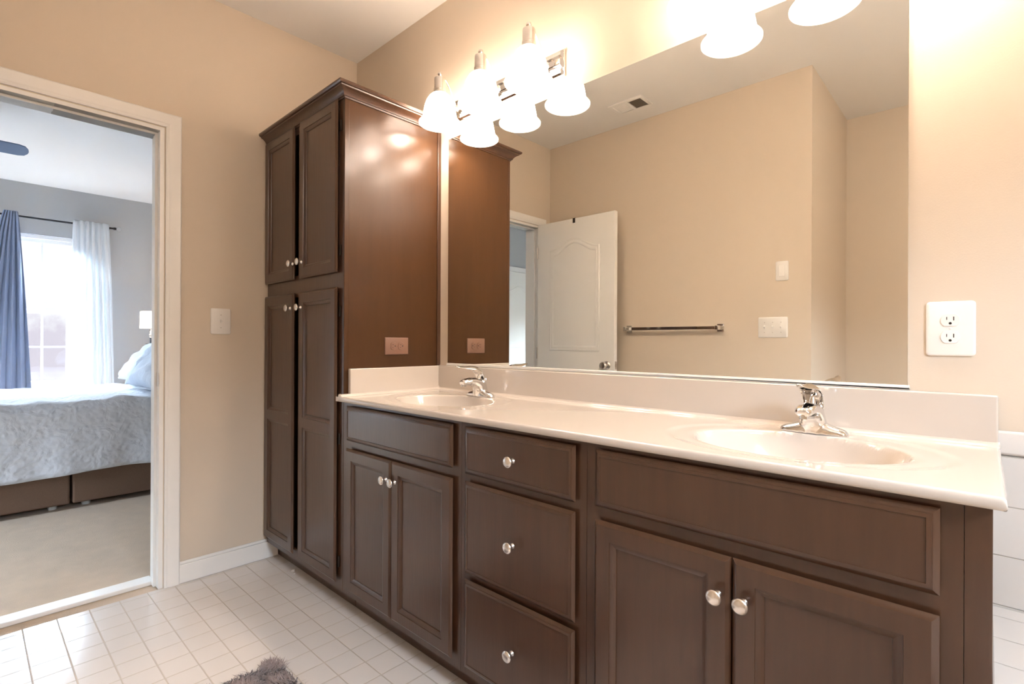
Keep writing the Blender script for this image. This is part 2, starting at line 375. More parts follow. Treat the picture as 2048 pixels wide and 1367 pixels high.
def switchplate(name, label, w, h, n, m, rocker=False):
    t = thing(name, label, 'light switch'); b = MB(); plate(b, w, h); b.build('cover_plate', m, t)
    for i in range(n):
        x = (i-(n-1)/2)*0.046
        if rocker:
            b = MB(); b.box(x-.0165, x+.0165, .005, .0085, -.033, .033); b.build('rocker', m, t, bevel=0.001)
        else:
            b = MB(); b.box(x-.0050, x+.0050, .005, .0066, -.012, .012); b.add([(x-.0042, .006, -.008), (x+.0042, .006, -.008), (x+.0042, .006, .006), (x-.0042, .006, .006),
              (x-.0035, .016, .004), (x+.0035, .016, .004), (x+.0035, .0145, .010), (x-.0035, .0145, .010)], [(0,3,2,1),(4,5,6,7),(0,1,5,4),(1,2,6,5),(2,3,7,6),(3,0,4,7)])
            b.build('toggle', m, t, bevel=0.0006)
            for z in (-.030, .030):
                b = MB(); screw(b, x, z); b.build('screw', M['satin'], t)
    return t
o = outlet('wall_outlet', 'white duplex outlet on the wall to the right of the mirror', 0.087, 0.125, M['plastic'], M['dark']); place(o, (2.610, -0.0005, 1.133), 'y-')
o = outlet('wall_outlet', 'brown sideways outlet low on the glossy side panel of the tall cabinet', 0.075, 0.120, M['brownplate'], M['dark'], True, r=0.003); place(o, (XT+.0005, -0.244, 1.078), 'x+')
o = switchplate('light_switch', 'white single toggle switch between the doorway and the tall cabinet', 0.087, 0.122, 1, M['plastic']); place(o, (0.0005, -0.711, 1.190), 'x+')
o = switchplate('light_switch', 'white three toggle switch plate seen in the mirror above the right faucet', 0.165, 0.124, 3, M['plastic']); place(o, (1.726, -W+.0005, 1.194), 'y+')
o = switchplate('light_switch', 'white single rocker switch seen in the mirror above the triple switch', 0.070, 0.116, 1, M['plastic'], True); place(o, (1.776, -W+.0005, 1.530), 'y+')

# ------------------------------------------------------------------ towel bar on the back wall
tb = thing('towel_bar', 'square chrome towel bar on the tan back wall, seen in the mirror', 'towel bar', (1.085, -W, 1.196))
for s in (-1, 1):
    b = MB(); b.box(s*.33-.022, s*.33+.022, 0.0005, 0.010, -.026, .026); b.box(s*.33-.011, s*.33+.011, 0.010, 0.078, -.014, .014); b.build('bracket', M['chrome'], tb, bevel=0.002)
b = MB(); b.box(-.319, .319, 0.054, 0.072, -.011, .011); b.build('bar', M['chrome'], tb, bevel=0.0015)

# ------------------------------------------------------------------ ceiling vent
vt = thing('ceiling_vent', 'white square vent grille in the ceiling, seen at the top of the mirror', 'vent', (0.905, -1.530, H))
b = MB()
for x0, x1, y0, y1 in ((-.125,.125,-.085,-.062),(-.125,.125,.062,.085),(-.125,-.102,-.062,.062),(.102,.125,-.062,.062),(-.008,.010,-.062,.062)): b.box(x0, x1, y0, y1, -.010, -.0005)
b.build('vent_frame', M['ceil'], vt, bevel=0.002)
b = MB(); b.box(-.102, .102, -.062, .062, -.002, -.0006); b.build('duct_opening', M['dark'], vt)
for i in range(14):
    y = -.057+.0088*i; b = MB(); b.add([(-.100, y, -.009), (-.008, y, -.009), (-.008, y+.006, -.003), (-.100, y+.006, -.003)], [(0,1,2,3)]); b.box(-.101, -.008, y, y+.0050, -.0085, -.0065)
    b.build('louvre', M['ceil'], vt)
for i in range(9):
    y = -.057+.0137*i; b = MB(); b.box(.010, .101, y, y+.0035, -.0085, -.0065); b.build('louvre', M['satin'], vt)

# ------------------------------------------------------------------ cabinetry
def rect(x0, x1, z0, z1, y): return [(x0, y, z0), (x1, y, z0), (x1, y, z1), (x0, y, z1)]
def ring_faces(mb, rects):
    for A, B_ in zip(rects, rects[1:]):
        for i in range(4):
            k = (i+1) % 4; mb.add([A[i], A[k], B_[k], B_[i]], [(0,1,2,3)])
def door_mesh(x0, x1, z0, z1, panels, th=0.019, yf=DF):
    """frame-and-panel door; panels: list of (x0,x1,z0,z1) recesses"""
    mb = MB(); yb = yf+th-.0008
    ins = lambda i, d: rect(x0+i, x1-i, z0+i, z1-i, yf+d)
    ring_faces(mb, [rect(x0+.015, x1-.015, z0+.015, z1-.015, yb), ins(.015, .0135), ins(.001, .0085), ins(0, .0075), ins(.0015, .0055), ins(.006, .0020), ins(.0085, .0008), ins(.0095, 0)])
    mb.add(rect(x0+.015, x1-.015, z0+.015, z1-.015, yb), [(3,2,1,0)])
    e = .0095; X0, X1, Z0, Z1 = x0+e, x1-e, z0+e, z1-e
    xs = [X0, panels[0][0], panels[0][1], X1]; zs = [Z0]
    for p in panels: zs += [p[2], p[3]]
    zs.append(Z1)
    for i in range(3):
        for j in range(len(zs)-1):
            if i == 1 and j % 2 == 1: continue
            mb.add(rect(xs[i], xs[i+1], zs[j], zs[j+1], yf), [(0,1,2,3)])
    for (a, c, d, e_) in panels:
        q = lambda i, dd: rect(a+i, c-i, d+i, e_-i, yf+dd)
        ring_faces(mb, [q(0, 0), q(.0008, .0022), q(.0035, .0026), q(.013, .0075), q(.0145, .0080), q(.0152, .0105), q(.0175, .0105)])
        mb.add(q(.0175, .0105), [(0,1,2,3)])
    return mb
def drawer_mesh(x0, x1, z0, z1, th=0.019, yf=DF):
    mb = MB(); yb = yf+th-.0008
    ins = lambda i, d: rect(x0+i, x1-i, z0+i, z1-i, yf+d)
    ring_faces(mb, [rect(x0+.015, x1-.015, z0+.015, z1-.015, yb), ins(.015, .0140), ins(.001, .0095), ins(0, .0085), ins(.0012, .0072), ins(.0080, .0036), ins(.0095, .0034), ins(.0102, .0016), ins(.0165, .0004), ins(.0172, .0022), ins(.0190, .0022)])
    mb.add(ins(.0190, .0022), [(0,1,2,3)]); mb.add(rect(x0+.015, x1-.015, z0+.015, z1-.015, yb), [(3,2,1,0)])
    return mb
def knob(parent, x, z, y=DF):
    b = MB(); b.lathe([(0, 0.0), (.0085, 0.0), (.0085, .0015), (.0062, .004), (.0048, .009), (.0052, .015), (.0085, .0185), (.0142, .0200), (.0158, .0225), (.0150, .0250), (.0100, .0275), (0, .0283)], (x, y-.0006, z), '-y', 28)
    return plabel(b.build('knob', M['nickel'], parent, smooth=50), 'brushed nickel mushroom knob')
def carcass(parent, x0, x1, z0, z1, openings, right_side=True, name='carcass', left_side=True, top=False, side_mat=None):
    """box of panels with a face frame; openings are cut in the frame"""
    b = MB()
    if left_side: b.box(x0, x0+.014, FF+.019, -.001, z0, z1)
    if right_side: b.box(x1-.014, x1, FF+.019, -.001, z0, z1)
    b.box(x0+.014, x1-.014, FF+.019, -.001, z0, z0+.014)
    b.box(x0+.014, x1-.014, -.008, -.001, z0+.014, z1)
    if top: b.box(x0+.014, x1-.014, FF+.019, -.008, z1-.014, z1)
    b.box(x0-.0004, x1+.0004, -0.436, -0.422, 0.001, z0)
    b.build(name, M['wood'], parent, smooth=0)
    b = MB()
    xs = sorted({x0, x1, *[v for o_ in openings for v in o_[:2]]}); zs = sorted({z0, z1, *[v for o_ in openings for v in o_[2:]]})
    for a, c in zip(xs, xs[1:]):
        for d, e in zip(zs, zs[1:]):
            if any(o_[0] <= (a+c)/2 <= o_[1] and o_[2] <= (d+e)/2 <= o_[3] for o_ in openings): continue
            b.box(a, c, FF, FF+.019, d, e)
    b.build('face_frame', M['wood'], parent, smooth=0)
    return parent
ZB = 0.083
# --- tall linen cabinet
tall = thing('linen_cabinet', 'tall dark brown linen cabinet with four doors between the left wall and the vanity', 'cabinet', (0, 0, 0))
carcass(tall, 0.002, XT-.004, ZB, 2.092, [(.045, .35, .14, 1.30), (.385, .72, .14, 1.30), (.045, .35, 1.40, 2.05), (.385, .72, 1.40, 2.05)], top=True)
b = MB(); b.box(XT-.0039, XT, FF, FF+.019, ZB, 2.092); b.build('corner_strip', M['panel'], tall, smooth=0, bevel=0.0008)
b = MB(); b.box(XT-.0039, XT-.0005, FF+.0192, -.0005, ZB, 2.092); plabel(b.build('side_panel', M['panel'], tall, smooth=0), 'glossy brown side panel')
b = MB(); b.box(XT, XT+.006, -.020, -.0005, .9885, 2.088); b.build('scribe_moulding', M['wood'], tall, bevel=0.002)
# crown
prof = [(0.0, 2.083), (0.004, 2.083), (0.006, 2.089), (0.010, 2.090), (0.012, 2.096), (0.018, 2.104), (0.027, 2.111), (0.036, 2.115), (0.037, 2.120), (0.043, 2.121), (0.047, 2.126), (0.047, 2.133), (0.0, 2.133)]
rings = [[(0.001, FF-o_, z) for o_, z in prof], [(XT+o_, FF-o_, z) for o_, z in prof], [(XT+o_, -.0006, z) for o_, z in prof]]
b = MB(); b.loft(rings, True); b.box(.001, XT-.001, FF+.001, -.001, 2.0925, 2.131); b.build('crown_moulding', M['wood'], tall, smooth=28)
PX = ((.005, .333), (.389, .731))
for i, (x0, x1) in enumerate(PX):
    d = door_mesh(x0, x1, 0.116, 1.319, [(x0+.044, x1-.044, .160, .712), (x0+.044, x1-.044, .756, 1.272)]).build('door', M['wood'], tall, smooth=20)
    knob(d, (.309, .417)[i], 1.249)
    d = door_mesh(x0, x1, 1.381, 2.088, [(x0+.044, x1-.044, 1.425, 2.044)]).build('door', M['wood'], tall, smooth=20)
    knob(d, (.334, .422)[i], 1.452)
for z in (.20, .70, 1.22, 1.47, 1.98):
    for x in (.731,):
        b = MB(); b.box(x-.001, x+.012, FF-.006, FF-.0005, z-.022, z+.022); b.build('hinge', M['hook'], tall, bevel=0.001)
ZT = 0.8545
# --- left sink base
lb = thing('sink_cabinet', 'dark brown vanity base under the left sink, two doors and a false drawer front', 'cabinet', (0, 0, 0))
carcass(lb, XT+.0005, 1.4855, ZB, ZT, [(.83, 1.44, .135, .65), (.83, 1.44, .72, .83)])
drawer_mesh(.811, 1.458, .705, .842).build('false_drawer_front', M['wood'], lb, smooth=20)
for x0, x1, kx in ((.811, 1.1262, 1.098), (1.1278, 1.458, 1.152)):
    d = door_mesh(x0, x1, .1133, .6745, [(x0+.044, x1-.044, .157, .6305)]).build('door', M['wood'], lb, smooth=20); knob(d, kx+.004, .6055)
# --- drawer base
db = thing('drawer_cabinet', 'dark brown vanity base with three stacked drawers, between the two sink bases', 'cabinet', (0, 0, 0))
carcass(db, 1.4865, 1.9505, ZB, ZT, [(1.53, 1.905, .14, .36), (1.53, 1.905, .42, .66), (1.53, 1.905, .72, .83)])
for z0, z1, kz in ((.6995, .842, .771), (.3997, .6766, .538), (.1133, .381, .243)):
    d = drawer_mesh(1.5137, 1.924, z0, z1).build('drawer', M['wood'], db, smooth=20); knob(d, 1.7188, kz)
# --- right sink base with filler
rb = thing('sink_cabinet', 'dark brown vanity base under the right sink, nearest the tiled tub deck', 'cabinet', (0, 0, 0))
carcass(rb, 1.9515, 2.6465, ZB, ZT, [(2.0, 2.60, .135, .65), (2.0, 2.60, .72, .83)])
b = MB(); b.box(2.6470, 2.6790, FF, FF+.019, 0.001, ZT); b.box(2.6650, 2.6790, FF+.0192, -.0125, 0.001, ZT); b.build('end_filler', M['wood'], rb, smooth=0, bevel=0.0008)
drawer_mesh(1.982, 2.619, .705, .842).build('false_drawer_front', M['wood'], rb, smooth=20)
for x0, x1, kx in ((1.982, 2.3030, 2.279), (2.3050, 2.619, 2.329)):
    d = door_mesh(x0, x1, .1133, .6745, [(x0+.044, x1-.044, .157, .6305)]).build('door', M['wood'], rb, smooth=20); knob(d, kx, .5965)

# ------------------------------------------------------------------ countertop with two moulded bowls, back and side splash
ZC = 0.8755; YF = -0.519; CX0, CX1 = XT+.0008, 2.694
BW = ((1.136, -.268), (2.352, -.268))
def top_z(x, y):
    z = ZC
    for cx, cy in BW:
        t = math.hypot((x-cx)/.212, (y-cy+.006)/.158)
        if t < 1.12:
            if t < 1: d = .128*(1-t**3.2)**.9
            else: d = 0
            z -= d
            z -= .0022*max(0, 1-abs(t-1)/.12)**2
        t2 = math.hypot((x-cx)/.292, (y-cy-.004)/.222)
        if 1 <= t < 99 and t2 < 1.0:
            s = min(1, (1-t2)/.10); s = s*s*(3-2*s); z -= .0024*s
        elif t < 1: z -= .0024
    # soft cove at the back splash and rounded front/right edge
    dy = -.020-y
    if dy < .012: z += .012*(1-math.sqrt(max(0, 1-(1-max(dy, 0)/.012)**2))) if dy > 0 else .012
    dxl = x-(CX0+.020)
    if dxl < .010: z += .010*(1-math.sqrt(max(0, 1-(1-max(dxl, 0)/.010)**2))) if dxl > 0 else .010
    R_ = .007
    for d in (y-YF, CX1-x):
        if d < R_: z -= R_-math.sqrt(max(0, R_*R_-(R_-d)**2))
    return z
def lin(a, b_, n): return [a+(b_-a)*i/n for i in range(n+1)]
xs = lin(CX0, CX0+.034, 16)+lin(CX0+.034, CX1-.008, 460)[1:]+lin(CX1-.008, CX1, 8)[1:]
ys = lin(YF, YF+.008, 8)+lin(YF+.008, -.036, 112)[1:]+lin(-.036, -.019, 8)[1:]
nx, ny = len(xs), len(ys); b = MB(); vs = [(x, y, top_z(x, y)) for y in ys for x in xs]
fs = [(j*nx+i, j*nx+i+1, (j+1)*nx+i+1, (j+1)*nx+i) for j in range(ny-1) for i in range(nx-1)]
b.add(vs, fs)
zb = ZC-.0195
loop = [(i, 0) for i in range(nx)]+[(nx-1, j) for j in range(1, ny)]+[(i, ny-1) for i in range(nx-2, -1, -1)]+[(0, j) for j in range(ny-2, 0, -1)]
tv = [(xs[i], ys[j], top_z(xs[i], ys[j])) for i, j in loop]
def inward(x, y, d): return (min(max(x, CX0), CX1-d) if x > CX1-.001 else x, y+d if y < YF+.001 else y)
bv = [(*inward(x, y, 0), zb+.003) for x, y, z in tv]; cv = [(*inward(x, y, .003), zb) for x, y, z in tv]
n = len(tv); b.add(tv+bv+cv, [(k_, (k_+1) % n, n+(k_+1) % n, n+k_) for k_ in range(n)]+[(n+k_, n+(k_+1) % n, 2*n+(k_+1) % n, 2*n+k_) for k_ in range(n)])
# underside ring at front (over the cabinet faces)
b.add([(CX0, YF+.003, zb), (CX1-.003, YF+.003, zb), (CX1-.003, YF+.06, zb), (CX0, YF+.06, zb)], [(0,1,2,3)])
b.add([(2.55, YF+.06, zb), (CX1-.003, YF+.06, zb), (CX1-.003, -.02, zb), (2.55, -.02, zb)], [(0,1,2,3)])
# small tongue in front of the tall cabinet's corner strip
b.box(XT-.020, CX0, YF+.001, FF-.001, zb+.0005, ZC-.0008)
top = b.build('vanity_countertop', M['marble'], smooth=50)
tag(top, 'long cream moulded countertop with two oval sinks on the dark cabinets', 'countertop')
b = MB(); b.box(CX0, 2.690, -.020, -.0008, ZC-.018, .987); b.build('backsplash', M['marble'], top, bevel=0.004, seg=3)
b = MB(); b.box(CX0, CX0+.019, -.476, -.0205, ZC-.010, .9862); b.build('side_splash', M['marble'], top, bevel=0.003, seg=3)
for cx, cy in BW:
    zz = top_z(cx, cy); b = MB(); b.lathe([(0, zz-.004), (.031, zz-.004), (.032, zz+.001), (.028, zz+.0035), (.024, zz+.001), (.022, zz+.004), (.012, zz+.008), (0, zz+.009)], (cx, cy, 0), 'z', 32)
    plabel(b.build('drain', M['chrome'], top), 'chrome sink drain')

# ------------------------------------------------------------------ mirror and its bottom channel
b = MB(); b.box(.831, 2.533, -.0060, -.0008, .9937, 2.040)
mi = b.build('mirror', M['mirror'], smooth=0, bevel=0.0008, seg=1)
tag(mi, 'large frameless wall mirror above the long vanity', 'mirror')
b = MB(); b.box(.829, 2.537, -.0110, -.0008, .9885, .9935); b.box(.829, 2.537, -.0110, -.0082, .9885, .9990)
b.build('bottom_channel', M['trim'], mi, bevel=0.0008)

# ------------------------------------------------------------------ faucets
def ell(c, rx, ry, u, v, n=20, p=2.0):
    out = []
    for i in range(n):
        a = 2*PI*i/n; ca, sa = math.cos(a), math.sin(a)
        q, s = abs(ca)**(2/p)*(1 if ca >= 0 else -1), abs(sa)**(2/p)*(1 if sa >= 0 else -1)
        out.append(tuple(c[k_]+u[k_]*rx*q+v[k_]*ry*s for k_ in range(3)))
    return out
def faucet(label):
    t = thing('faucet', label, 'faucet')
    b = MB(); X = (1, 0, 0)
    # spout body: sections from the deck up and forward (towards -y); (y, z, half width, half depth, tilt of the section plane)
    secs = [(.002, .0, .036, .029, 0), (.001, .012, .0335, .028, 4), (-.003, .026, .0305, .027, 12), (-.011, .042, .0285, .026, 28), (-.025, .055, .0270, .023, 48), (-.044, .0625, .0255, .0185, 68), (-.064, .0645, .0240, .0155, 84), (-.082, .0630, .0225, .0140, 96), (-.096, .0600, .0200, .0125, 104), (-.1045, .0570, .0140, .0090, 108)]
    rings = []
    for y, z, rx, ry, a in secs:
        a = math.radians(a); rings.append(ell((0, y, z), rx, ry, X, (0, math.cos(a), math.sin(a))))
    b.loft(rings, True)
    # feet
    for s in (-1, 1):
        fr = []
        for x, rz, ry in ((.0, .036, .026), (.022, .031, .0255), (.036, .025, .024), (.048, .0205, .022), (.060, .0170, .0195), (.069, .0130, .0155), (.0745, .0075, .0100), (.0765, .003, .005)):
            fr.append([(s*x, ry*math.cos(2*PI*j/20), max(0, rz*math.sin(2*PI*j/20)) if j <= 10 else 0.0) for j in range(20)])
        b.loft(fr, True)
    # rear neck carrying the lever
    b.loft([ell((0, .010, .016), .028, .020, X, (0, 1, 0)), ell((0, .006, .045), .0245, .0185, X, (0, 1, .1)), ell((0, .002, .062), .0215, .0160, X, (0, 1, .2)), ell((0, -.002, .070), .015, .012, X, (0, 1, .3))], True)
    o = b.build('spout_body', M['chrome'], t, smooth=60)
    md = o.modifiers.new('remesh', 'REMESH'); md.mode = 'VOXEL'; md.voxel_size = 0.0016; md.use_smooth_shade = True
    md = o.modifiers.new('smooth', 'SMOOTH'); md.iterations = 14; md.factor = 0.5
    # lever: sheet that rises from the neck, arches over and runs forward to a thin upturned tip
    b = MB()
    secs = [(.021, .040, .0200, .0070, 12), (.016, .060, .0225, .0075, 16), (.009, .080, .0245, .0078, 22), (-.002, .099, .0255, .0076, 36), (-.018, .1130, .0250, .0070, 56), (-.038, .1205, .0225, .0060, 74), (-.060, .1225, .0185, .0050, 88), (-.082, .1220, .0145, .0042, 92), (-.104, .1230, .0115, .0036, 84), (-.124, .1265, .0100, .0032, 74), (-.136, .1300, .0065, .0024, 70)]
    rings = []
    for y, z, rx, ry, a in secs:
        a = math.radians(a); nrm = (0, math.cos(a), math.sin(a)); ring = []
        for i in range(24):
            th = 2*PI*i/24; q = math.cos(th); s_ = math.sin(th)
            curl = -.0095*(q*q)*(rx/.022)     # edges curl down/forward
            ring.append((rx*q, y+nrm[1]*(ry*s_+curl), z+nrm[2]*(ry*s_+curl)))
        rings.append(ring)
    b.loft(rings, True); o = b.build('lever', M['chrome'], t, smooth=60); sd = o.modifiers.new('sub', 'SUBSURF'); sd.levels = 1; sd.render_levels = 2
    b = MB(); b.loft([ell((0, -.012, .060), .0085, .010, X, (0, 1, 0)), ell((0, -.008, .078), .0070, .0085, X, (0, 1, 0)), ell((0, -.004, .094), .0050, .0060, X, (0, 1, 0)), ell((0, -.004, .104), .0030, .003, X, (0, 1, 0))], True)
    b.build('valve_post', M['chrome'], t, smooth=60)
    b = MB(); b.lathe([(.0095, .0), (.0105, .0), (.0105, .010), (.0095, .012), (0, .012)], (0, -.094, .0445), 'z', 24); b.lathe([(0, .003), (.0095, .003)], (0, -.094, .0445), 'z', 24)
    b.build('aerator', M['chrome'], t)
    b = MB(); b.lathe([(.0022, .0), (.0022, .050), (.0045, .052), (.0045, .060), (.0030, .063), (0, .063)], (0, .030, .010), 'z', 14); b.build('lift_rod', M['chrome'], t)
    return t
fa = faucet('chrome single lever faucet behind the left sink, near the tall cabinet')
fa.location = (1.136, -.083, ZC-.0021)
fb = copy_tree(fa); fb.location = (2.352, -.083, ZC-.0021); fb['label'] = 'chrome single lever faucet behind the right sink, nearest the white outlet'
fa['group'] = fb['group'] = 'faucets on the vanity top'

# ------------------------------------------------------------------ vanity light bars
def light_bar(label, x):
    t = thing('vanity_light', label, 'wall lamp', (x, 0, 2.055), 'vanity light bars above the mirror')
    P = .2585
    b = MB(); b.box(-.335, .335, -.010, -.0008, .045, .145); pr_ = [(.050, .010), (.055, .020), (.068, .022), (.073, .014), (.080, .014), (.086, .028), (.104, .028), (.110, .014), (.117, .014), (.122, .022), (.135, .020), (.140, .010)]
    b.loft([[(xx, -y, z) for z, y in pr_]+[(xx, -.002, .140), (xx, -.002, .050)] for xx in (-.325, .325)], True)
    b.build('back_plate', M['chrome'], t, smooth=25)
    for i in (-1, 0, 1):
        cx = i*P; Y = -.125
        pts = []
        # arm: from a boss on the plate, out and up, hooking over to the finial above the socket
        for s in range(17):
            u_ = s/16; a = PI*.5*u_
            pts.append((cx, -.030+(Y+.030)*u_**1.15, .098+.1135*math.sin(a)**1.0))
        b = MB(); b.tube(pts, [.0042]*17, 12)
        b.lathe([(.0, .0), (.016, .0), (.016, .006), (.010, .010), (.0065, .016), (.0, .018)], (cx, -.024, .098), '-y', 20)
        arm = b.build('arm', M['nickel'], t, smooth=60)
        b = MB(); b.lathe([(0, .1985), (.0045, .199), (.0050, .204), (.0085, .2075), (.0105, .2135), (.0085, .2200), (.0035, .2235), (0, .224)], (cx, Y, 0), 'z', 20); b.build('finial', M['nickel'], arm, smooth=60)
        b = MB(); b.lathe([(0, .1995), (.018, .1990), (.0235, .1960), (.0245, .190), (.0245, .150), (.0265, .148), (.0270, .142), (.0255, .138), (.0265, .134), (.0265, .128), (.0, .128)], (cx, Y, 0), 'z', 32)
        b.build('socket_cup', M['nickel'], t, smooth=40)
        outer = [(.026, .1285), (.034, .1250), (.046, .1140), (.057, .0960), (.065, .0730), (.0700, .0490), (.0735, .0280), (.0765, .0180)]
        rimp = [(.0765, .0180), (.0805, .0120), (.0870, .0070), (.0910, .0020), (.0905, -.0035), (.0870, -.0060), (.0835, -.0040), (.0815, .0015), (.0760, .0070), (.0735, .0150)]
        inner = [(.0735, .0150), (.0705, .0280), (.0670, .0480), (.0620, .0715), (.0540, .0940), (.0435, .1110), (.032, .1215), (.024, .1255)]
        b = MB(); b.lathe(outer, (cx, Y, 0), 'z', 48, 0, cap=False); b.lathe(inner, (cx, Y, 0), 'z', 48, 0, cap=False); b.lathe(rimp, (cx, Y, 0), 'z', 48, 1, cap=False)
        sh = b.build('glass_shade', [M['shade'], M['rim']], t, smooth=60); plabel(sh, 'lit white bell glass shade')
        b = MB(); b.lathe([(0, .030), (.012, .032), (.022, .040), (.027, .052), (.025, .066), (.016, .082), (.013, .095), (.013, .118), (0, .118)], (cx, Y, 0), 'z', 24); b.build('bulb', M['bulb'], sh, smooth=60)
        l = bpy.data.lights.new('bulb_light', 'POINT'); l.energy = BULB_W; l.color = WARM; l.shadow_soft_size = .03
        lo = bpy.data.objects.new('bulb_light', l); C.objects.link(lo); lo.parent = sh; lo.location = (cx, Y, .010)
    return t
la = light_bar('chrome vanity light bar with three lit bell shades, beside the tall cabinet', 1.1715)
lb2 = copy_tree(la); lb2.location.x = 1.1715+1.162; lb2['label'] = 'chrome vanity light bar above the right part of the mirror, cut by the picture top'

# ------------------------------------------------------------------ unseen flush ceiling light, added as room fill
cl_ = thing('fill_ceiling_light', 'round flush ceiling light added as fill, out of view', 'ceiling light', (3.25, -1.35, H))
b = MB(); b.lathe([(0, -.0005), (.165, -.0005), (.168, -.012), (.160, -.030), (0, -.030)], (0, 0, 0), 'z', 40); b.build('canopy', M['nickel'], cl_, smooth=40)
b = MB(); b.lathe([(.155, -.031), (.150, -.055), (.125, -.085), (.08, -.105), (.03, -.113), (0, -.114)], (0, 0, 0), 'z', 40, cap=False); b.build('glass_dome', M['shade'], cl_, smooth=60)
l = bpy.data.lights.new('dome_fill_light', 'POINT'); l.energy = FILL_DOME_W; l.color = (1, .90, .80); l.shadow_soft_size = .12
lo = bpy.data.objects.new('dome_fill_light', l); C.objects.link(lo); lo.parent = cl_; lo.location = (0, 0, -.25)

# ------------------------------------------------------------------ bath mat
rg = thing('bath_mat', 'shaggy grey brown bath mat on the white floor tiles', 'mat', (0, 0, 0))
b = MB(); b.box(.910, 1.68, -1.34, -.816, .001, .010); m_ = pm('mat_backing', (.10, .075, .07), .9); b.build('backing', m_, rg, bevel=.003)
m_ = pm('shaggy_pile', (.31, .245, .235), .8, noise=(38, .5, S1), sheen=.4)
b = MB()
for i in range(26000):
    x = random.uniform(.906, 1.684); y = random.uniform(-1.344, -.812)
    # rounded corners
    ddx = max(.03-(x-.906), .03-(1.684-x), 0); ddy = max(.03-(-.812-y), .03-(y+1.344), 0)
    if math.hypot(ddx, ddy) > .03: continue
    ph = math.sin(x*31+y*17)*1.8+math.sin(y*43-x*21)*1.5+random.gauss(0, .7); h = random.uniform(.012, .023); ln = random.uniform(.012, .026)
    dx, dy = math.cos(ph)*ln, math.sin(ph)*ln; wdt = random.uniform(.0011, .0022); px_, py_ = -math.sin(ph)*wdt, math.cos(ph)*wdt
    b.add([(x-px_, y-py_, .008), (x+px_, y+py_, .008), (x+dx*.35+px_, y+dy*.35+py_, .008+h*.6), (x+dx*.35-px_, y+dy*.35-py_, .008+h*.6), (x+dx, y+dy, .008+h)], [(0,1,2,3), (3,2,4)])
o = b.build('pile', m_, rg, smooth=0, recalc=False); o['kind'] = 'stuff'
# small white scrap on the floor
b = MB(); b.loft([ell((.252, -.470, .0005), .010, .006, (1, .3, 0), (-.3, 1, 0), 9), ell((.253, -.469, .006), .008, .005, (1, .2, 0), (-.2, 1, 0), 9), ell((.256, -.466, .009), .004, .003, (1, .5, 0), (-.5, 1, 0), 9)], True); b.lathe([(0, 0), (.004, .0005), (.004, .003), (0, .004)], (.285, -.478, .0005), 'z', 8)
tag(b.build('paper_scrap', M['scrap'], smooth=0), 'tiny white scrap on the floor tile before the tall cabinet', 'scrap')

# ------------------------------------------------------------------ bedroom shell
BX, BY0, BY1 = -4.52, -4.9, 0.26
b = MB(); b.box(BX-.14, -.0005, BY0-.1, BY1+.12, -.12, -.004)
struct(b.build('floor_bedroom', M['carpet'], smooth=0))
bwin = [(-1.575, -.665, .60, 2.185), (-2.90, -1.99, .60, 2.185)]
b = MB(); wall_x(BX-.14, BX, bwin, BY0-.1, BY1+.12, -.004, H, b); struct(b.build('wall_bedroom_window', M['bedwall'], smooth=0))
b = MB(); b.box(BX, -TH, BY1, BY1+.12, -.004, H); struct(b.build('wall_bedroom_headboard', M['bedwall'], smooth=0))
b = MB(); b.box(BX, -2.1, -3.22, -3.10, -.004, H); b.box(-2.22, -2.1, BY0, -3.22, -.004, H); 
for x0, x1, z0, z1 in ((-2.1, -1.8, -.004, H), (-.4, -TH, -.004, H), (-1.8, -1.32, .9, 1.9), (-1.8, -.4, -.004, .9), (-1.8, -.4, 1.9, H)): b.box(x0, x1, BY0-.1, BY0, z0, z1)
struct(b.build('wall_bedroom_closet', M['bedwall'], smooth=0))
b = MB(); b.box(BX-.14, -TH, BY0-.1, BY1+.12, H, H+.1); struct(b.build('ceiling_bedroom', pm('bedroom_ceiling', (.78, .78, .78), .8), smooth=0))
b = MB(); b.box(BX, BX+.013, -3.10, BY1, -.004, .10); b.box(BX+.013, -TH, BY1-.013, BY1, -.004, .10); struct(b.build('baseboard_bedroom', M['trim'], smooth=0, bevel=.002))
# closet door
cdn = struct(MB().box(-2.0995, -2.065, -4.06, -3.36, 0.01, 2.06).build('door_2', M['slab'], smooth=0, bevel=.002))
b = MB()
def moulding_x(mb, y0, y1, z0, z1, rise, x, sg):
    rings = []
    for ins, d in ((0, -.001), (0.003, .0045), (0.009, .006), (0.014, .0035), (0.019, .0035), (0.024, .0055), (0.034, .004), (0.040, .0012), (0.041, -.001)):
        rings.append([(x+sg*d, yy, z) for yy, z in arch(y0, y1, z0, z1, rise, inset=ins)])
    mb.loft(rings, False, True)
moulding_x(b, -3.94, -3.48, 1.02, 1.80, .075, -2.065, 1); moulding_x(b, -3.94, -3.48, .20, .84, 0, -2.065, 1); b.build('panel_moulding', M['slab'], cdn, smooth=50)
b = MB()
for y0, y1, z0, z1 in ((-4.125, -4.062, .0, 2.13), (-3.358, -3.295, 0, 2.13), (-4.062, -3.358, 2.065, 2.13)): b.box(-2.0995, -2.080, y0, y1, z0, z1)
b.build('door_casing', M['trim'], cdn, smooth=0, bevel=.003)
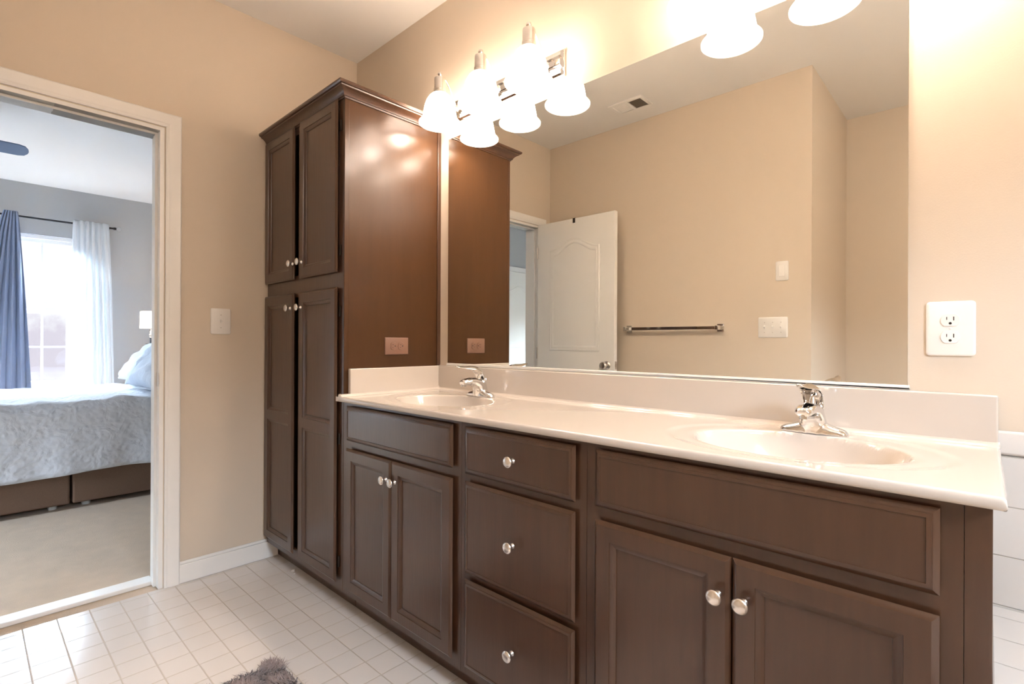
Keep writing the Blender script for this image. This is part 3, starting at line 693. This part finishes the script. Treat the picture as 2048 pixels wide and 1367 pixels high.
# windows
def bwindow(name, y0, y1):
    z0, z1 = .60, 2.185; x = BX-.09
    b = MB(); b.box(x, x+.06, y0, y0+.035, z0, z1); b.box(x, x+.06, y1-.035, y1, z0, z1); b.box(x, x+.06, y0+.035, y1-.035, z0, z0+.035); b.box(x, x+.06, y0+.035, y1-.035, z1-.035, z1)
    f = struct(b.build(name, M['trim'], smooth=0, bevel=.003))
    b = MB(); b.box(BX+.0005, BX+.04, y0-.04, y1+.04, z0-.025, z0-.0005); b.build('window_sill', M['trim'], f, bevel=.004)
    zm = 1.395
    for a, c, dx in ((z0+.035, zm+.02, .030), (zm-.02, z1-.035, .006)):
        s = MB(); s.box(x+dx, x+dx+.022, y0+.035, y0+.062, a, c); s.box(x+dx, x+dx+.022, y1-.062, y1-.035, a, c); s.box(x+dx, x+dx+.022, y0+.062, y1-.062, a, a+.035); s.box(x+dx, x+dx+.022, y0+.062, y1-.062, c-.035, c)
        sh = s.build('sash', M['trim'], f, smooth=0, bevel=.002)
        g_ = MB(); 
        for k_ in (1, 2):
            yy = y0+.062+(y1-y0-.124)*k_/3; g_.box(x+dx+.004, x+dx+.018, yy-.009, yy+.009, a+.035, c-.035)
        zz = (a+c)/2; g_.box(x+dx+.0045, x+dx+.0175, y0+.062, y1-.062, zz-.009, zz+.009)
        g_.build('muntins', M['trim'], sh, smooth=0)
        p = MB(); p.box(x+dx+.010, x+dx+.012, y0+.05, y1-.05, a+.03, c-.03); p.build('pane', M['glass'], sh, smooth=0)
    return f
bwindow('window_1', -1.575, -.665); bwindow('fill_window_far', -2.90, -1.99)  # the second, further along the wall, is unseen and added for more daylight
b = MB()  # unseen rear window, added to light the bed's near side and the carpet
for x0, x1, z0, z1 in ((-1.32,-1.28,.9,1.9),(-.44,-.4,.9,1.9),(-1.28,-.44,.9,.94),(-1.28,-.44,1.86,1.9),(-1.28,-.44,1.38,1.42)): b.box(x0, x1, BY0-.08, BY0-.03, z0, z1)
w4 = struct(b.build('fill_window_rear', M['trim'], smooth=0)); MB().box(-1.28, -.44, BY0-.056, BY0-.053, .94, 1.86).build('pane', M['glass'], w4, smooth=0)
# curtain rod
cr_ = thing('curtain_rod', 'thin black curtain rod with a round finial on the grey bedroom wall', 'curtain rod', (BX+.10, -1.12, 2.335))
b = MB(); b.tube([(0, -.80, 0), (0, .72, 0)], .0095, 14); b.build('rod', M['black'], cr_)
b = MB(); b.tube([(0, .70, 0), (0, .722, 0)], .014, 14); b.build('end_collar', M['black'], cr_)
b = MB(); b.lathe([(.0, .0), (.010, .002), (.020, .012), (.026, .026), (.024, .040), (.014, .050), (0, .053)], (0, .722, 0), 'y', 20); plabel(b.build('finial', M['crystal'], cr_, smooth=60), 'rounded glass finial')
b = MB(); b.box(-.100, -.012, .655, .667, -.006, .006); b.box(-.0998, -.094, .645, .677, -.03, .03); b.box(-.012, .012, .655, .667, -.016, -.0098); b.build('wall_bracket', M['black'], cr_, bevel=.001)
def curtain(name, label, y0t, y1t, y0b, y1b, zt, zb_, folds, amp, m, xo=BX+.142, seed=0):
    rnd = random.Random(seed); n = 150; k = 40; b = MB(); vs = []
    ph = rnd.random()*6
    for j in range(k+1):
        v = j/k; z = zt+(zb_-zt)*v; s = v**.8; ya = y0t+(y0b-y0t)*s; yb = y1t+(y1b-y1t)*s
        for i in range(n+1):
            u = i/n; uu = u+.012*math.sin(5*u+3*v+ph)
            a = amp*(.45+.55*min(1, v*3))*(1+.25*math.sin(9*u+ph))
            vs.append((xo+a*math.sin(2*PI*folds*uu+.5*math.sin(v*2.2+ph))+(.018 if v < .02 else 0)*0, ya+(yb-ya)*u+.25*a*math.cos(4*PI*folds*uu), z))
    fs = [(j*(n+1)+i, j*(n+1)+i+1, (j+1)*(n+1)+i+1, (j+1)*(n+1)+i) for j in range(k) for i in range(n)]
    b.add(vs, fs); o = b.build(name, m, smooth=80); md = o.modifiers.new('thick', 'SOLIDIFY'); md.thickness = .0015
    return tag(o, label, 'curtain')
curtain('curtain', 'slate blue curtain gathered at the top, left of the bright bedroom window', -1.285, -1.185, -1.62, -1.065, 2.372, .03, 6, .026, M['bluecur'], seed=2)
curtain('curtain', 'white sheer curtain panel covering the right side of the bedroom window', -.768, -.470, -.800, -.400, 2.368, .03, 6, .030, M['sheer'], seed=5)

# ------------------------------------------------------------------ bed
bed = thing('bed', 'queen bed on a brown upholstered box base under a pale blue quilt, in the bedroom', 'bed', (0, 0, 0))
BNX, BFX, BYH, BYF = -1.675, -3.22, .20, -1.86
for y0, y1 in ((-1.060, BYH), (BYF, -1.072)):
    b = MB(); b.box(BFX, BNX, y0, y1, .035, .285); b.build('box_base', M['brownfab'], bed, bevel=.012, seg=3)
for x in (BNX-.10, BFX+.10):
    for y in (-1.15, -.98, -1.75, .08):
        b = MB(); b.lathe([(.022, -.004), (.025, .01), (.025, .036), (0, .036)], (x, y, 0), 'z', 14); b.build('foot', M['plastic'], bed)
b = MB(); b.box(BFX+.01, BNX-.01, BYF+.01, BYH, .286, .66); b.build('mattress', M['plastic'], bed, bevel=.05, seg=4)
# quilt draped over the mattress
def quilt():
    b = MB(); top_ = .692; hem = .232; hw = (BNX-BFX)/2; cx = (BNX+BFX)/2; R_ = .075; nn = 90; rnd = random.Random(3)
    def prof(s):       # arc-length from the centre line outwards along x or y -> (offset, z)
        flat = 1.0
        return s
    side = top_-hem
    def xz(s, half):
        sg = 1 if s >= 0 else -1; s = abs(s); fl = half+.012-R_
        if s <= fl: return sg*s, top_
        a = (s-fl)/R_
        if a <= PI/2: return sg*(fl+R_*math.sin(a)), top_-R_*(1-math.cos(a))
        return sg*(fl+R_+.010*(s-fl-R_*PI/2)/side), top_-R_-(s-fl-R_*PI/2)
    Ls = hw+.012-R_+R_*PI/2+(side-R_)
    us = [(-Ls+2*Ls*i/nn) for i in range(nn+1)]
    y1 = BYH-.02; fl = (y1-(BYF-.012+R_)); Ly = fl+R_*PI/2+(side-R_); nv = 90
    vs = []
    for j in range(nv+1):
        sy = Ly*j/nv
        if sy <= fl: dy, dz = sy, 0
        elif (sy-fl)/R_ <= PI/2: a = (sy-fl)/R_; dy, dz = fl+R_*math.sin(a), R_*(1-math.cos(a))
        else: q = sy-fl-R_*PI/2; dy, dz = fl+R_+.01*q/side, R_+q
        for u_ in us:
            x, z = xz(u_, hw); z2 = max(hem, z-dz); y = y1-dy
            wv = .006*math.sin(9*y+4*x)+.005*math.sin(17*y-7*x+1)+.004*math.sin(31*y+1.5)+.003*math.sin(23*x+11*y)
            low = max(0, (top_-z2)/side)
            xo = (.012*low*math.sin(11*y+.6)+.006*low*math.sin(27*y)) * (1 if x > 0 else -1) if abs(x) > hw-.1 else 0
            zz = z2+wv*(1-low)+.010*low*math.sin(6*y+.3)*(1 if low > .9 else .3)
            vs.append((cx+x+xo, y, zz))
    fs = [(j*(nn+1)+i, j*(nn+1)+i+1, (j+1)*(nn+1)+i+1, (j+1)*(nn+1)+i) for j in range(nv) for i in range(nn)]
    b.add(vs, fs); o = b.build('quilt', M['quilt'], bed, smooth=80); md = o.modifiers.new('thick', 'SOLIDIFY'); md.thickness = .010; md.offset = 1
quilt()
b = MB(); b.box(BFX-.02, BNX+.02, BYH+.002, BYH+.055, .004, 1.02); b.build('headboard', M['brownfab'], bed, bevel=.012, seg=3)
def pillow(label, loc, rx, rz, w, h, t, seed):
    rnd = random.Random(seed); b = MB(); n, k = 40, 30; rings = []
    for side in (1, -1):
        vs = []
        for j in range(k+1):
            for i in range(n+1):
                u = -1+2*i/n; v = -1+2*j/k
                e = (max(0, 1-abs(u)**2.6)*max(0, 1-abs(v)**2.6))**.48
                fl = .03*(1-e)
                wr = 1+.10*math.sin(7*u+3*v+seed)*e+.08*math.sin(11*v-5*u+seed*2)
                pin = 1-.07*(1-abs(v)**2)*abs(u)**3; pin2 = 1-.07*(1-abs(u)**2)*abs(v)**3
                vs.append((u*w/2*pin, side*t/2*e*wr+.006*math.sin(14*u+9*v+seed)*(1-e), v*h/2*pin2))
        b.add(vs, [(j*(n+1)+i, j*(n+1)+i+1, (j+1)*(n+1)+i+1, (j+1)*(n+1)+i) for j in range(k) for i in range(n)])
    o = b.build('pillow', M['sham'], smooth=80, loc=loc); o.rotation_euler = (rx, 0, rz)
    return tag(o, label, 'pillow', 'pillows on the bed')
pillow('pale blue quilted pillow nearest the doorway, leaning on the pillow behind it', (-2.04, -.46, .915), math.radians(-48), .06, .70, .50, .19, 1)
pillow('pale blue quilted pillow on the window side of the bed head', (-2.86, -.41, .92), math.radians(-46), -.05, .70, .50, .19, 4)
# ------------------------------------------------------------------ nightstand and table lamp
nsd = thing('nightstand', 'dark nightstand hidden behind the bed, under the lit table lamp', 'nightstand', (-3.80, -.02, -.004))
b = MB(); b.box(-.25, .25, -.22, .22, .12, .66); b.box(-.26, .26, -.23, .23, .66, .685); b.build('body', M['lampbase'], nsd, bevel=.003)
b = MB(); b.box(-.23, .23, -.238, -.221, .40, .64); b.build('drawer', M['lampbase'], nsd, bevel=.002)
for x in (-.22, .22):
    for y in (-.19, .19):
        b = MB(); b.box(x-.02, x+.02, y-.02, y+.02, 0, .1198); b.build('leg', M['lampbase'], nsd)
lp = thing('table_lamp', 'lit lamp with a square cream shade and dark turned base beyond the bed', 'lamp', (-3.88, -.176, .682))
b = MB(); b.lathe([(0, 0), (.075, 0), (.078, .012), (.06, .024), (.03, .04), (.024, .07), (.034, .10), (.042, .13), (.036, .16), (.036, .27), (.040, .30), (.034, .325), (.016, .345), (.014, .355), (.028, .368), (.055, .378), (.055, .381), (.020, .384), (.017, .39), (.017, .445), (0, .445)], (0, 0, 0), 'z', 28); b.build('base', M['lampbase'], lp, smooth=40)
b = MB(); b.lathe([(0, .446), (.014, .448), (.024, .462), (.026, .474), (.016, .490), (.012, .500), (.022, .506), (.012, .512), (.008, .53), (0, .53)], (0, 0, 0), 'z', 20); b.build('neck', M['crystal'], lp, smooth=40)
b = MB()
def rsq(a, z, r=.03, n=5):
    p = []
    for cx, cy, a0 in ((a-r, a-r, 0), (-a+r, a-r, PI/2), (-a+r, -a+r, PI), (a-r, -a+r, 1.5*PI)):
        for i in range(n+1): q = a0+PI/2*i/n; p.append((cx+r*math.cos(q), cy+r*math.sin(q), z))
    return p
b.loft([rsq(.094, .545), rsq(.090, .725)], False); sh = b.build('lamp_shade', M['lampshade'], lp, smooth=60); md = sh.modifiers.new('thick', 'SOLIDIFY'); md.thickness = .002
b = MB(); b.lathe([(.003, .53), (.003, .72), (.010, .722), (0, .735)], (0, 0, 0), 'z', 12); b.tube([(-.088, 0, .715), (.088, 0, .715)], .0015, 8); b.build('harp', M['black'], lp)
l = bpy.data.lights.new('lamp_bulb', 'POINT'); l.energy = 5; l.color = (1, .72, .48); l.shadow_soft_size = .04
lo = bpy.data.objects.new('lamp_bulb', l); C.objects.link(lo); lo.parent = lp; lo.location = (0, 0, .64)

# ------------------------------------------------------------------ ceiling fan
fn = thing('ceiling_fan', 'dark bladed ceiling fan in the bedroom, one blade showing at the picture edge', 'ceiling fan', (-2.27, -1.93, 2.42))
b = MB(); b.lathe([(0, .28), (.065, .28), (.070, .265), (.030, .235), (.014, .23), (.014, .10), (.05, .09), (.11, .06), (.12, .0), (.10, -.04), (.05, -.06), (0, -.06)], (0, 0, 0), 'z', 32); b.build('motor', M['black'], fn, smooth=40)
for k_ in range(5):
    a = PI/2+2*PI*k_/5; b = MB(); rings = []
    outl = [(.16, .050), (.20, .062), (.35, .072), (.55, .076), (.64, .075), (.672, .062), (.688, .030), (.692, .006)]
    for r_, hw_ in outl:
        tl = -math.radians(13)
        rings.append([(r_*math.cos(a)-s_*math.sin(a), r_*math.sin(a)+s_*math.cos(a), zz+s_*math.sin(tl)) for s_, zz in ((-hw_, -.003), (hw_, -.003), (hw_, .003), (-hw_, .003))])
    b.loft(rings, True); b.build('blade', M['fan'], fn, smooth=30)
    b = MB(); b.tube([(.10*math.cos(a), .10*math.sin(a), -.005), (.19*math.cos(a), .19*math.sin(a), -.006)], .010, 8); b.build('blade_arm', M['black'], fn)
